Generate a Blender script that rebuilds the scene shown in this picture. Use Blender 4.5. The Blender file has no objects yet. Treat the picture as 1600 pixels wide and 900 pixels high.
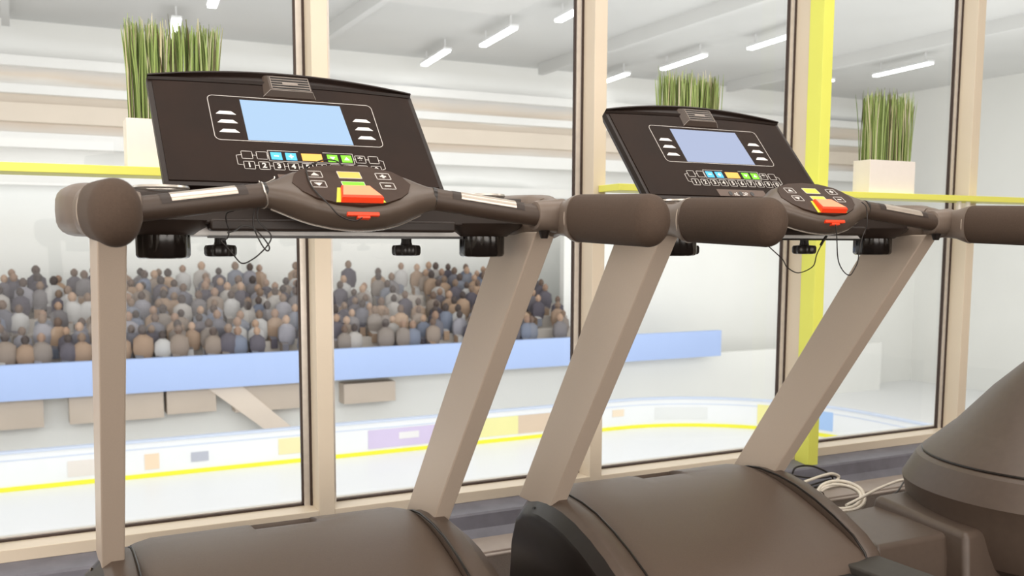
import bpy, bmesh, math, random
from mathutils import Vector, Matrix
random.seed(7)
R = math.radians
SC = bpy.context.scene
COL = SC.collection
H = 1.02                      # eye height above the gym floor

# ------------------------------------------------------------------ helpers
class MB:
    """collects faces, then builds ONE mesh object"""
    def __init__(s): s.v = []; s.f = []; s.m = []
    def add(s, vs, fs, m=0):
        o = len(s.v); s.v += [tuple(p) for p in vs]
        for f in fs: s.f.append(tuple(o + i for i in f)); s.m.append(m)
        return s
    def hexa(s, p, m=0):      # p: bottom ring of 4, top ring of 4
        return s.add(p, [(3, 2, 1, 0), (4, 5, 6, 7), (0, 1, 5, 4), (1, 2, 6, 5), (2, 3, 7, 6), (3, 0, 4, 7)], m)
    def box(s, x0, x1, y0, y1, z0, z1, m=0):
        return s.hexa([(x0, y0, z0), (x1, y0, z0), (x1, y1, z0), (x0, y1, z0), (x0, y0, z1), (x1, y0, z1), (x1, y1, z1), (x0, y1, z1)], m)
    def loft(s, rings, caps=True, m=0, closed=True):
        n = len(rings[0]); vs = [p for r in rings for p in r]; fs = []
        for k in range(len(rings) - 1):
            for i in range(n if closed else n - 1):
                j = (i + 1) % n
                fs.append((k * n + i, k * n + j, (k + 1) * n + j, (k + 1) * n + i))
        if caps and closed:
            fs.append(tuple(range(n - 1, -1, -1))); b = (len(rings) - 1) * n
            fs.append(tuple(b + i for i in range(n)))
        return s.add(vs, fs, m)
    def tube(s, path, r, n=8, m=0, closed=False):
        P = [Vector(p) for p in path]; rings = []; up = Vector((0.13, 0.21, 0.97))
        for i, p in enumerate(P):
            if closed: t = P[(i + 1) % len(P)] - P[i - 1]
            else: t = P[min(i + 1, len(P) - 1)] - P[max(i - 1, 0)]
            t.normalize()
            a = t.cross(up)
            if a.length < 1e-4: a = t.cross(Vector((1, 0, 0)))
            a.normalize(); b = a.cross(t); up = b
            rr = r(i / (len(P) - 1)) if callable(r) else r
            rings.append([p + a * math.cos(6.28319 * k / n) * rr + b * math.sin(6.28319 * k / n) * rr for k in range(n)])
        if closed: rings.append(rings[0])
        return s.loft(rings, caps=not closed, m=m)
    def cyl(s, c, axis, r0, r1, h, n=24, m=0):
        c = Vector(c); ax = Vector(axis).normalized(); a = ax.orthogonal().normalized(); b = ax.cross(a)
        rg = lambda o, r: [c + ax * o + (a * math.cos(6.28319 * k / n) + b * math.sin(6.28319 * k / n)) * r for k in range(n)]
        return s.loft([rg(0, r0), rg(h, r1)], m=m)
    def lathe(s, c, prof, n=32, m=0, rf=None):   # prof: (r, z) up the Z axis
        c = Vector(c)
        return s.loft([[c + Vector((math.cos(6.28319 * k / n) * r * (rf(k / n) if rf else 1), math.sin(6.28319 * k / n) * r * (rf(k / n) if rf else 1), z)) for k in range(n)] for r, z in prof], m=m)
    def build(s, name, mats, parent=None, smooth=30, bevel=0, seg=2):
        me = bpy.data.meshes.new(name); me.from_pydata(s.v, [], s.f)
        for mt in (mats if isinstance(mats, (list, tuple)) else [mats]): me.materials.append(mt)
        me.polygons.foreach_set('material_index', s.m)
        bm = bmesh.new(); bm.from_mesh(me); bmesh.ops.recalc_face_normals(bm, faces=bm.faces); bm.to_mesh(me); bm.free()
        if smooth:
            me.polygons.foreach_set('use_smooth', [True] * len(me.polygons)); me.set_sharp_from_angle(angle=R(smooth))
        o = bpy.data.objects.new(name, me); COL.objects.link(o)
        if parent is not None: o.parent = parent
        if bevel:
            b = o.modifiers.new('bevel', 'BEVEL'); b.width = bevel; b.segments = seg; b.limit_method = 'ANGLE'; b.angle_limit = R(35); b.harden_normals = True
        return o

def tag(o, label=None, cat=None, group=None, kind=None):
    if label: o['label'] = label
    if cat: o['category'] = cat
    if group: o['group'] = group
    if kind: o['kind'] = kind
    return o
def empty(name, loc=(0, 0, 0)):
    o = bpy.data.objects.new(name, None); o.location = loc; o.empty_display_size = .1; COL.objects.link(o); return o
def copy_tree(o, parent=None, out=None):
    c = o.copy(); COL.objects.link(c); c.parent = parent
    if out is not None: out.setdefault(o.name.split('.')[0], []).append(c)
    for ch in list(o.children): copy_tree(ch, c, out)
    return c
def sgnpow(a, e): return math.copysign(abs(a) ** e, a)
def sup(n, e):        # unit superellipse
    return [(sgnpow(math.cos(6.28319 * k / n), 2 / e), sgnpow(math.sin(6.28319 * k / n), 2 / e)) for k in range(n)]
def smooth_path(pts, n=8):   # Catmull-Rom
    P = [Vector(p) for p in pts]; P = [P[0]] + P + [P[-1]]; out = []
    for i in range(1, len(P) - 2):
        a, b, c, d = P[i - 1], P[i], P[i + 1], P[i + 2]
        for k in range(n):
            t = k / n
            out.append(.5 * ((2 * b) + (c - a) * t + (2 * a - 5 * b + 4 * c - d) * t * t + (3 * b - a - 3 * c + d) * t ** 3))
    out.append(P[-2]); return out
def text_geo(body, size):
    cu = bpy.data.curves.new('lettering', 'FONT'); cu.body = body; cu.size = size; cu.align_x = 'CENTER'; cu.align_y = 'CENTER'; cu.resolution_u = 3; cu.offset = size * .03
    ob = bpy.data.objects.new('lettering', cu); COL.objects.link(ob)
    dg = bpy.context.evaluated_depsgraph_get(); me = bpy.data.meshes.new_from_object(ob.evaluated_get(dg))
    v = [tuple(p.co) for p in me.vertices]; f = [tuple(p.vertices) for p in me.polygons]
    bpy.data.objects.remove(ob); bpy.data.curves.remove(cu); bpy.data.meshes.remove(me)
    return v, f

# ------------------------------------------------------------------ materials
def srgb(h):
    c = [int(h[i:i + 2], 16) / 255 for i in (0, 2, 4)]
    return tuple(x / 12.92 if x <= .04045 else ((x + .055) / 1.055) ** 2.4 for x in c)
def mat(name, hexc, rough=.5, metal=0, var=.06, scale=40, bump=0, bscale=300, spec=.5, emit=0, coat=0):
    m = bpy.data.materials.new(name); m.use_nodes = True; nt = m.node_tree; N = nt.nodes; L = nt.links
    b = N['Principled BSDF']; c = srgb(hexc) if isinstance(hexc, str) else hexc
    b.inputs['Roughness'].default_value = rough; b.inputs['Metallic'].default_value = metal
    b.inputs['Specular IOR Level'].default_value = spec; b.inputs['Coat Weight'].default_value = coat
    tc = N.new('ShaderNodeTexCoord'); no = N.new('ShaderNodeTexNoise'); no.inputs['Scale'].default_value = scale; no.inputs['Detail'].default_value = 3
    L.new(tc.outputs['Object'], no.inputs['Vector'])
    cr = N.new('ShaderNodeValToRGB'); e = cr.color_ramp.elements
    e[0].position = .3; e[1].position = .7
    e[0].color = (*[max(0, x * (1 - var)) for x in c], 1); e[1].color = (*[min(1, x * (1 + var)) for x in c], 1)
    L.new(no.outputs['Fac'], cr.inputs['Fac']); L.new(cr.outputs['Color'], b.inputs['Base Color'])
    if emit:
        L.new(cr.outputs['Color'], b.inputs['Emission Color']); b.inputs['Emission Strength'].default_value = emit
    if bump:
        n2 = N.new('ShaderNodeTexNoise'); n2.inputs['Scale'].default_value = bscale; L.new(tc.outputs['Object'], n2.inputs['Vector'])
        bp = N.new('ShaderNodeBump'); bp.inputs['Strength'].default_value = bump; bp.inputs['Distance'].default_value = .001
        L.new(n2.outputs['Fac'], bp.inputs['Height']); L.new(bp.outputs['Normal'], b.inputs['Normal'])
    return m
def glow_mat(name, hexc):
    m = bpy.data.materials.new(name); m.use_nodes = True; b = m.node_tree.nodes['Principled BSDF']
    b.inputs['Base Color'].default_value = (.01, .01, .012, 1); b.inputs['Roughness'].default_value = .5; b.inputs['Specular IOR Level'].default_value = .1
    g = m.node_tree.nodes.new('ShaderNodeTexGradient'); cr = m.node_tree.nodes.new('ShaderNodeValToRGB'); c = srgb(hexc)
    for e in cr.color_ramp.elements: e.color = (*c, 1)
    m.node_tree.links.new(g.outputs['Color'], cr.inputs['Fac']); m.node_tree.links.new(cr.outputs['Color'], b.inputs['Emission Color']); b.inputs['Emission Strength'].default_value = 1.0
    return m
def island_mat(name, cols, rough=.8, stretch=None):
    m = bpy.data.materials.new(name); m.use_nodes = True; nt = m.node_tree; N = nt.nodes; L = nt.links
    b = N['Principled BSDF']; b.inputs['Roughness'].default_value = rough; b.inputs['Specular IOR Level'].default_value = .25
    g = N.new('ShaderNodeNewGeometry'); cr = N.new('ShaderNodeValToRGB'); cr.color_ramp.interpolation = 'CONSTANT'
    e = cr.color_ramp.elements
    while len(e) < len(cols): e.new(0)
    for i, c in enumerate(cols): e[i].position = i / len(cols); e[i].color = (*srgb(c), 1)
    L.new(g.outputs['Random Per Island'], cr.inputs['Fac']); L.new(cr.outputs['Color'], b.inputs['Base Color'])
    return m
def band_mat(name, stops, z0, z1, rough=.8):     # painted panels changing with height
    m = bpy.data.materials.new(name); m.use_nodes = True; nt = m.node_tree; N = nt.nodes; L = nt.links
    b = N['Principled BSDF']; b.inputs['Roughness'].default_value = rough; b.inputs['Specular IOR Level'].default_value = .2
    tc = N.new('ShaderNodeTexCoord'); sx = N.new('ShaderNodeSeparateXYZ'); L.new(tc.outputs['Object'], sx.inputs[0])
    mp = N.new('ShaderNodeMapping'); mp.inputs['Scale'].default_value = (.09, .09, .55); L.new(tc.outputs['Object'], mp.inputs['Vector'])
    no = N.new('ShaderNodeTexNoise'); no.inputs['Scale'].default_value = 1.6; no.inputs['Detail'].default_value = 4; L.new(mp.outputs[0], no.inputs['Vector'])
    mr = N.new('ShaderNodeMapRange'); mr.inputs['From Min'].default_value = z0; mr.inputs['From Max'].default_value = z1; L.new(sx.outputs['Z'], mr.inputs['Value'])
    ad = N.new('ShaderNodeMath'); ad.operation = 'MULTIPLY_ADD'; ad.inputs[1].default_value = .14; L.new(no.outputs['Fac'], ad.inputs[0])
    sb = N.new('ShaderNodeMath'); sb.operation = 'SUBTRACT'; sb.inputs[1].default_value = .07; L.new(mr.outputs[0], sb.inputs[0]); L.new(sb.outputs[0], ad.inputs[2])
    cr = N.new('ShaderNodeValToRGB'); e = cr.color_ramp.elements
    while len(e) < len(stops): e.new(0)
    for i, (p, c) in enumerate(stops): e[i].position = p; e[i].color = (*srgb(c), 1)
    L.new(ad.outputs[0], cr.inputs['Fac']); L.new(cr.outputs['Color'], b.inputs['Base Color'])
    return m
def glass_mat(name):
    m = bpy.data.materials.new(name); m.use_nodes = True; nt = m.node_tree; N = nt.nodes; L = nt.links
    N.remove(N['Principled BSDF']); out = N['Material Output']
    t = N.new('ShaderNodeBsdfTransparent'); t.inputs['Color'].default_value = (.975, .985, .98, 1)
    g = N.new('ShaderNodeBsdfGlossy'); g.inputs['Roughness'].default_value = .03
    la = N.new('ShaderNodeLayerWeight'); lw = N.new('ShaderNodeMapRange'); lw.inputs['From Min'].default_value = .2; lw.inputs['To Min'].default_value = .02; lw.inputs['To Max'].default_value = .12; L.new(la.outputs['Facing'], lw.inputs['Value'])
    mx = N.new('ShaderNodeMixShader'); L.new(lw.outputs[0], mx.inputs[0]); L.new(t.outputs[0], mx.inputs[1]); L.new(g.outputs[0], mx.inputs[2])
    L.new(mx.outputs[0], out.inputs['Surface']); return m

M = dict(
    panel=mat('console_plastic', '20120a', .6, var=.2, scale=9, bump=.25, bscale=900, spec=.2),
    rim=mat('console_rim', '211713', .4, spec=.25),
    dash=mat('dash_plastic', '2e231d', .5, bump=.2, bscale=700),
    foam=mat('foam_rubber', '4b3d33', .75, bump=.5, bscale=900, var=.08, scale=300, spec=.3),
    bar=mat('bar_rubber', '44372e', .48, bump=.15, bscale=900),
    pod=mat('pod_plastic', '54483f', .4, bump=.1, bscale=800),
    plate=mat('pod_plate', '3a2a21', .55, spec=.25, var=.1, scale=60, bump=.2, bscale=900),
    arm=mat('arm_plastic', '6e6157', .42, bump=.1, bscale=800),
    black=mat('black_plastic', '17110e', .35),
    gloss=mat('black_gloss', '130e0c', .15),
    post=mat('champagne_steel', 'c6b7a8', .42, metal=.2, var=.03, scale=600),
    hood=mat('hood_plastic', '584a40', .42, spec=.7, bump=.35, bscale=600, var=.05, scale=200),
    cap=mat('cap_plastic', '50433a', .45, spec=.6, bump=.25, bscale=600),
    silver=mat('brushed_silver', 'd8d2ca', .25, metal=.8),
    sensor=mat('sensor_steel', 'cfc5ba', .3, metal=.75),
    sheet=mat('painted_sheet', 'ebe9e6', .4),
    line=mat('white_print', 'd6d2ce', .6, var=.01),
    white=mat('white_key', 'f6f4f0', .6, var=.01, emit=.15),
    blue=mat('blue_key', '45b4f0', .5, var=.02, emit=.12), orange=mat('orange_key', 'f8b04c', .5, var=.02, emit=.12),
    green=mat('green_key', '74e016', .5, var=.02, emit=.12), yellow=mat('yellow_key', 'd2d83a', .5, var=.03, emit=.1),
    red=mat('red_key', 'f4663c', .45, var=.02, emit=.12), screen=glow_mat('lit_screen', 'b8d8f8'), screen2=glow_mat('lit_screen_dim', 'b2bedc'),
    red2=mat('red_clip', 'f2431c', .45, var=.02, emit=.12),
    belt=mat('belt_rubber', '201d1c', .7, bump=.4, bscale=500), rail=mat('rail_rubber', '3a3632', .6),
    cord=mat('black_cord', '1a1412', .5), wcord=mat('white_cord', 'e9e1d4', .45),
    frame=mat('cream_frame', 'e2d5c1', .38, var=.02, scale=3), gasket=mat('dark_gasket', '3b2b24', .5), bead=mat('bead_metal', 'd9d3cc', .3, metal=.4),
    ledge=mat('blue_grey_vinyl', '74747f', .5, var=.12, scale=14), strip=mat('pale_floor_strip', 'a3978f', .55, var=.08, scale=10),
    carpet=mat('carpet', '4c4039', .95, var=.35, scale=260, bump=.8, bscale=400),
    lime=mat('lime_paint', 'ecf070', .5, var=.02, scale=3), lime2=mat('lime_board', 'f0f070', .5, var=.02, scale=3),
    pot=mat('white_glaze', 'f7f1ec', .35, var=.01), soil=mat('soil', '3a2a20', .95, var=.4, scale=80),
    grass=island_mat('grass_blades', ['8ea45c', '9db36e', '7c9150', 'a8bc7c', '687a44', '97ad66', 'c4bf96', '829756', '5a5238', '91a862', '9fb470', 'd8d2b8', '5d5a3c', 'a3b873'], .55),  # darkest browns put the shaded gaps between blades into the colour
    gwall=mat('gym_wall', 'e6dfd5', .8, var=.02, scale=2), gceil=mat('gym_ceiling', 'efebe5', .8, var=.02, scale=2),
    ice=mat('ice', 'ecedee', .35, var=.015, scale=.2, spec=.2), board=mat('dasher_board', 'eef0f2', .5, var=.02, scale=.6),
    kick=mat('yellow_kickplate', 'f2ee3e', .6, var=.02, scale=.5), fascia=mat('blue_fascia', 'a9bee8', .7, var=.03, scale=.15),
    taupe=mat('taupe_panel', 'c6b8a9', .8, var=.05, scale=.4), awall=mat('arena_wall', 'ecece8', .85, var=.03, scale=.2), aceil=mat('arena_ceiling', 'd4d4d2', .85, var=.08, scale=.12),
    trim=mat('pale_blue_cap', 'cfd9ec', .5, var=.02, scale=.4), step=mat('stand_concrete', 'b9b2ab', .9, var=.1, scale=.8), strut=mat('pinkish_strut', 'e3d5c6', .8, var=.03, scale=.5),
    lampf=mat('lamp_tube', 'ffffff', .5, var=0, emit=6), lampb=mat('lamp_body', 'e8e8e8', .5),
    crowd=island_mat('clothing', ['68646a', '767274', '8a7d73', 'a48b76', '5c5860', '8c8a91', 'a5a09c', '6c6b73', '96806e', 'b0aead', '777a84', '847b75', '727887', '55515a'], .9),
    steel=mat('beam_steel', 'f2f1ee', .6, var=.02, scale=.5), beige=mat('beige_duct', 'e3d6c6', .7, var=.03, scale=.4),
    glass=glass_mat('clear_glass'),
)
def ad(c): return mat('advert_' + c, c, .6, var=.03, scale=.6)

# ------------------------------------------------------------------ treadmill (origin on floor; +Y towards window)
PB = Vector((0, .196, 1.1433)); PV = Vector((0, .648, .763)); PN = Vector((0, -.763, .648))
def Pc(u, v, h=0): return PB + Vector((u, 0, 0)) + PV * v + PN * h
QB = Vector((0, -.056, 1.139)); QV = Vector((0, .805, .593)); QN = Vector((0, -.593, .805))
def Pp(u, v, h=0): return QB + Vector((u, 0, 0)) + QV * v + QN * h

def slab(mb, P, poly, h0, h1, m=0):
    mb.loft([[P(u, v, h0) for u, v in poly], [P(u, v, h1) for u, v in poly]], m=m)
def rect(u0, u1, v0, v1): return [(u0, v0), (u1, v0), (u1, v1), (u0, v1)]
def rrect(u0, u1, v0, v1, r, n=4):
    out = []
    for cx, cy, a0 in ((u1 - r, v1 - r, 0), (u0 + r, v1 - r, 90), (u0 + r, v0 + r, 180), (u1 - r, v0 + r, 270)):
        for k in range(n + 1):
            a = R(a0 + 90 * k / n); out.append((cx + r * math.cos(a), cy + r * math.sin(a)))
    return out
def outline(mb, P, poly, w, h0, h1, m=0, closed=True):
    n = len(poly)
    for i in range(n if closed else n - 1):
        a = Vector(poly[i]); b = Vector(poly[(i + 1) % n]); d = (b - a)
        if d.length < 1e-6: continue
        d.normalize(); q = Vector((-d.y, d.x)) * w / 2; a2 = a - d * w / 2; b2 = b + d * w / 2
        slab(mb, P, [a2 - q, b2 - q, b2 + q, a2 + q], h0, h1, m)
def glyph(mb, P, body, u, v, size, h, m=0):
    vs, fs = text_geo(body, size); mb.add([P(u + x, v + y, h) for x, y, z in vs], fs, m)

def make_treadmill():
    T = empty('treadmill')
    # ---- deck
    d = MB(); d.box(-.40, .40, -1.45, .55, .03, .15); d.build('deck', M['cap'], T, bevel=.01)
    b = MB(); b.box(-.255, .255, -1.44, .32, .15, .158); b.build('running_belt', M['belt'], T)
    for s in (-1, 1):
        r = MB(); r.box(s * .33 - .07, s * .33 + .07, -1.46, .22, .15, .178); r.build('side_rail', M['rail'], T, bevel=.008)
        for fy in (-1.3, .5):
            f = MB(); f.cyl((s * .36, fy, 0), (0, 0, 1), .03, .03, .035); f.build('foot', M['black'], T)
    # ---- motor hood: a shell across the deck with a grip recess on top
    prof = [(.70, .08), (.69, .20), (.655, .275), (.61, .318), (.588, .328), (.584, .330), (.57, .335), (.55, .339), (.53, .342), (.51, .343), (.49, .343), (.45, .339), (.40, .331), (.34, .316), (.27, .293), (.20, .266), (.13, .236), (.07, .205), (.03, .17), (.02, .15)]
    xs = [-.345, -.335, -.30, -.2, -.1, -.070, -.067, -.04, .02, .045, .06, .088, .091, .2, .30, .335, .345]
    vs = []; nx = len(xs)
    for j, (y, z) in enumerate(prof):
        for i, x in enumerate(xs):
            e = max(0, abs(x) - .29) / .055; zz = z - .012 * e * e
            if -.068 < x < .089 and .49 < y < .585: zz -= .014 * min(1, (y - .49) / .07)
            vs.append((x, y, zz))
    fs = [(j * nx + i, j * nx + i + 1, (j + 1) * nx + i + 1, (j + 1) * nx + i) for j in range(len(prof) - 1) for i in range(nx - 1)]
    h = MB(); h.add(vs, fs); h.build('motor_hood', M['hood'], T, smooth=38)
    # ---- fenders at the feet of the uprights
    cp = [(.66, .04), (.645, .2), (.615, .285), (.57, .318), (.52, .332), (.47, .337), (.39, .331), (.32, .318), (.24, .292), (.17, .262), (.10, .225), (.06, .19), (.04, .15), (.04, .04)]
    for s in (-1, 1):
        rings = []
        for x, k in ((.347, .985), (.352, 1), (.398, 1), (.403, .985), (.446, .85), (.45, .82)):
            rings.append([(s * x, .35 + (y - .35) * (1 - (1 - k) * .8), .04 + (z - .04) * k) for y, z in cp])
        c = MB(); c.loft(rings); cap = c.build('fender', M['cap'], T, smooth=40)
        g = MB(); g.tube([(s * .3485, y, z + .001) for y, z in cp[1:-1]], .003, 6); g.build('seam', M['black'], cap)
        if s < 0:
            q = MB(); q.loft([[(-.4042, .35 + (y - .35) * .982, .04 + (z - .04) * .978) for y, z in cp], [(-.4482, .35 + (y - .35) * .88, .04 + (z - .04) * .852) for y, z in cp], [(-.4525, .35 + (y - .35) * .85, .04 + (z - .04) * .81) for y, z in cp]]); q.build('side_cover', M['black'], cap)
            q = MB(); q.cyl((-.427, .50, .295), (-.95, 0, .3), .006, .006, .012); q.build('screw_hole', M['gloss'], cap)
    # ---- leaning uprights
    for s in (-1, 1):
        u = MB(); w = .0238; z0, z1 = .30, 1.05
        def pt(z): t = (.97 - z) / .6454; return s * (.41 - .016 * t), .437 * t
        (xa, ya), (xb, yb) = pt(z0), pt(z1)
        u.hexa([(xa - w, ya, z0), (xa + w, ya, z0), (xa + w, ya + .172, z0), (xa - w, ya + .172, z0), (xb - w, yb, z1), (xb + w, yb, z1), (xb + w, yb + .172, z1), (xb - w, yb + .172, z1)])
        u.build('upright', M['post'], T, bevel=.004, seg=2)
    # ---- dash tray under the console
    d = MB(); d.hexa([(-.40, .0, 1.06), (.40, .0, 1.06), (.40, .29, 1.06), (-.40, .29, 1.06), (-.40, .01, 1.118), (.40, .01, 1.118), (.40, .29, 1.132), (-.40, .29, 1.132)])
    d.box(-.245, .235, -.004, .03, 1.0475, 1.07)
    dash = d.build('dash_tray', M['dash'], T, bevel=.006)
    u = MB(); u.box(-.33, .33, .045, .30, 1.0395, 1.066); u.build('underside_plate', M['sheet'], dash, bevel=.003)
    u = MB(); u.box(-.24, .27, .04, .055, 1.0355, 1.0393); u.build('trim_strip', M['black'], dash)
    u = MB(); u.cyl((.262, .0585, 1.056), (0, -1, 0), .004, .004, .002); u.build('screw', M['black'], dash)
    for s in (-1, 1):
        e = MB()
        e.loft([[(s * (.43 + a * hw), y, zc + b_ * hh) for a, b_ in sup(24, 3.2)] for y, hw, hh, zc in ((-.03, .03, .038, 1.081), (.0, .045, .045, 1.082), (.04, .056, .046, 1.083), (.2, .058, .048, 1.086), (.27, .05, .042, 1.088), (.295, .03, .025, 1.09))])
        e.build('end_block', M['arm'], dash, smooth=45)
        c = MB(); n = 40
        c.lathe((s * .318, .0515, 0), [(.086, 1.066), (.08, 1.058), (.062, 1.048), (.052, 1.0405), (.0, 1.0405)], 40)
        c.build('cup_collar', M['dash'], dash, smooth=50)
        c = MB(); rf = lambda t: 1.0 if (int(t * 48) % 4) else .95
        c.lathe((s * .318, .0515, 0), [(.047, 1.045), (.047, 1.005), (.0445, 1.0005), (.040, .9985), (.0, .9985)], 48, rf=rf)
        cup = c.build('cup_holder', M['gloss'], dash, smooth=35)
        r = MB(); r.tube([(s * .318 + .045 * math.cos(k * .2618), .0515 + .045 * math.sin(k * .2618), 1.124) for k in range(24)], .004, 6, closed=True); r.build('cup_rim', M['silver'], cup)
        k = MB(); lob = lambda t: 1 + .07 * math.cos(t * 6.28319 * 9)
        k.lathe((s * .1955, .167, 0), [(.02, 1.0), (.027, 1.0015), (.0295, 1.006), (.0295, 1.018), (.027, 1.0225), (.012, 1.024), (.0105, 1.03), (.0105, 1.05)], 72, rf=lambda t: lob(t))
        k.build('knob', M['black'], dash, smooth=40)
    # ---- armrests: clamshell arm, collar, foam grip
    for s in (-1, 1):
        a = MB(); e = sup(28, 2.6)
        a.loft([[(s * (.434 + p * hw), y, zc + q * hh) for p, q in e] for y, hw, hh, zc in ((.02, .04, .044, 1.080), (-.03, .032, .042, 1.078), (-.062, .022, .034, 1.077), (-.085, .022, .034, 1.076), (-.112, .026, .037, 1.0755), (-.142, .0345, .0455, 1.0742), (-.15, .0345, .0455, 1.074))])
        arm = a.build('armrest', M['arm'], T, smooth=40)
        c = MB()
        c.loft([[(s * x, -.078 + p * rr, 1.081 + q * rr * 1.05) for p, q in sup(28, 2.3)] for x, rr in ((.368, .0225), (.370, .0265), (.376, .028), (.40, .030), (.432, .033))])
        c.build('collar', M['arm'], arm, smooth=40)
        c = MB(); c.cyl((s * .392, -.08, 1.052), (0, 0, -1), .012, .007, .016); c.build('screw', M['black'], arm)
        f = MB(); rings = []; e = sup(36, 2.08)
        L0, L1 = -.143, -.368
        rings.append([(s * (.4345 + p * .030), L0 + .0006, 1.0745 + q * .0415) for p, q in e])
        rings.append([(s * (.4345 + p * .034), L0 - .004, 1.0745 + q * .0455) for p, q in e])
        for k in range(5): 
            t = k / 4; y = L0 - .01 + (L1 - L0 + .01) * t; rings.append([(s * (.4345 + p * .035), y, 1.0745 - .0095 * t + q * .0462) for p, q in e])
        for k in range(1, 10):
            t = R(k * 10); rings.append([(s * (.4345 + p * .035 * math.cos(t)), L1 - .040 * math.sin(t), 1.065 + q * .0462 * math.cos(t)) for p, q in e])
        f.loft(rings); fo = f.build('foam_grip', M['foam'], arm, smooth=50)
        f = MB(); f.tube([(s * (.4345 + p * .0348), -.1425, 1.0742 + q * .0458) for p, q in e], .0011, 6, closed=True); f.build('foam_edge', mat('edge_ring', 'b3a698', .45), fo, smooth=40)
    # ---- handlebar
    for s in (-1, 1):
        A = Vector((s * .374, -.082, 1.0805)); B = Vector((s * .160, -.0555, 1.110)); ax = (B - A).normalized()
        t = MB(); t.tube([A, A.lerp(B, .33), A.lerp(B, .66), B], .0208, 28); bar = t.build('handlebar_grip', M['bar'], T, smooth=50)
        fwd = Vector((0, -.62, .78)); fwd = (fwd - ax * fwd.dot(ax)).normalized(); side = ax.cross(fwd)
        def patch(t0, t1, a0, a1, r, nm, mt, nr=1):
            p = MB(); rows = []
            for tt in (t0, t1):
                c = A.lerp(B, tt); rows.append([c + (fwd * math.cos(R(a0 + (a1 - a0) * k / 10)) + side * math.sin(R(a0 + (a1 - a0) * k / 10))) * (r + (.0005 if (k % 3) else 0)) for k in range(11)])
            p.loft(rows, closed=False); return p.build(nm, mt, bar, smooth=60)
        patch(.16, .84, -40, 40, .0211, 'sensor_mount', M['dash'])
        patch(.24, .76, -33, 33, .0217, 'sensor_plate', M['sensor'])
        r = MB(); r.tube([B.lerp(A, .02), B.lerp(A, -.012)], .0218, 28); r.build('joint_ring', M['black'], bar, smooth=50)
    # ---- control pod in the middle of the handlebar
    tab = [(.172, .004, -.036, -.004, -.044), (.15, .008, -.041, -.003, -.046), (.132, .018, -.049, -.001, -.05), (.116, .031, -.056, .0, -.054), (.10, .041, -.065, .0, -.056), (.08, .048, -.075, .0, -.057), (.05, .055, -.085, 0, -.058), (.025, .058, -.09, 0, -.058), (0, .059, -.092, 0, -.058)]
    tab = [(-a, b, c, d_, e_) for a, b, c, d_, e_ in tab] + [(a, b, c, d_, e_) for a, b, c, d_, e_ in tab[-2::-1]]
    p = MB(); rings = []; trim = []
    for x, vt, vb, nt_, nb in tab:
        k = max(0, min(1, (.16 - abs(x)) / .06)); ex = 2 + 1.6 * k
        cv, cn = (vt + vb) / 2, (nt_ + nb) / 2
        ring = []
        for a, b_ in sup(32, ex):
            v = cv + a * (vt - vb) / 2; n_ = cn + b_ * (nt_ - nb) / 2
            if b_ < 0: v = v + (-b_) * .012 * k * (1 if a > 0 else .25) * (-1 if a > 0 else 1)
            ring.append(Pp(x, v, n_))
        rings.append(ring); trim.append(Pp(x, vb + .006 + .002 * k, nb * .86 - .001))
    p.loft(rings); pod = p.build('control_pod', M['pod'], T, smooth=50)
    t = MB(); t.tube(trim[1:-2], .0021, 6); t.build('trim_line', M['silver'], pod)
    pl = [(-.113, -.012), (-.104, .014), (-.09, .031), (-.05, .0465), (0, .0525), (.05, .0485), (.088, .034), (.104, .017), (.113, -.008), (.10, -.035), (.08, -.0535), (.045, -.071), (0, -.079), (-.045, -.073), (-.08, -.058), (-.10, -.038)]
    q = MB(); slab(q, Pp, pl, -.004, .0012); q.build('button_plate', M['plate'], pod, smooth=30)
    hz = .0016
    def pkey(u, v, nm, draw):
        k = MB(); outline(k, Pp, rrect(u - .0135, u + .0135, v - .0100, v + .0100, .002), .0011, hz - .0006, hz + .0004); draw(k, u, v); k.build(nm, M['line'], pod, smooth=0)
    def up(k, u, v): slab(k, Pp, [(u - .0075, v - .004), (u + .0075, v - .004), (u, v + .0055)], hz - .0006, hz + .0004)
    def dn(k, u, v): slab(k, Pp, [(u - .0075, v + .004), (u, v - .0055), (u + .0075, v + .004)], hz - .0006, hz + .0004)
    def mi(k, u, v): slab(k, Pp, rect(u - .006, u + .006, v - .0016, v + .0016), hz - .0006, hz + .0004)
    def plus(k, u, v): mi(k, u, v); slab(k, Pp, rect(u - .0019, u + .0019, v - .0055, v + .0055), hz - .0006, hz + .00045)
    pkey(-.0655, .0164, 'up_arrow_key', up); pkey(-.0655, -.0158, 'down_arrow_key', dn); pkey(.0655, .0164, 'plus_key', plus); pkey(.0655, -.0158, 'minus_key', mi)
    for v, mt, nm in ((.0165, 'orange', 'orange_key'), (-.0165, 'green', 'green_key')):
        k = MB(); slab(k, Pp, rect(-.0215, .0215, v - .0105, v + .0105), .0006, hz + .0006); ok_ = k.build(nm, M[mt], pod, smooth=0)
        k = MB(); outline(k, Pp, rect(-.0215, .0215, v - .0105, v + .0105), .0009, .0006, hz + .0008); k.build('key_outline', M['line'], ok_, smooth=0)
    k = MB(); slab(k, Pp, [(-.0475, -.072), (-.034, -.026), (.032, -.026), (.0455, -.070)], .0006, hz + .0003); k.build('yellow_surround', M['yellow'], pod, smooth=0)
    k = MB(); top = lambda e_: [(-.038 + e_, -.069 + e_), (.038 - e_, -.069 + e_), (.0265 - e_, -.028), (-.0265 + e_, -.028)]
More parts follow.
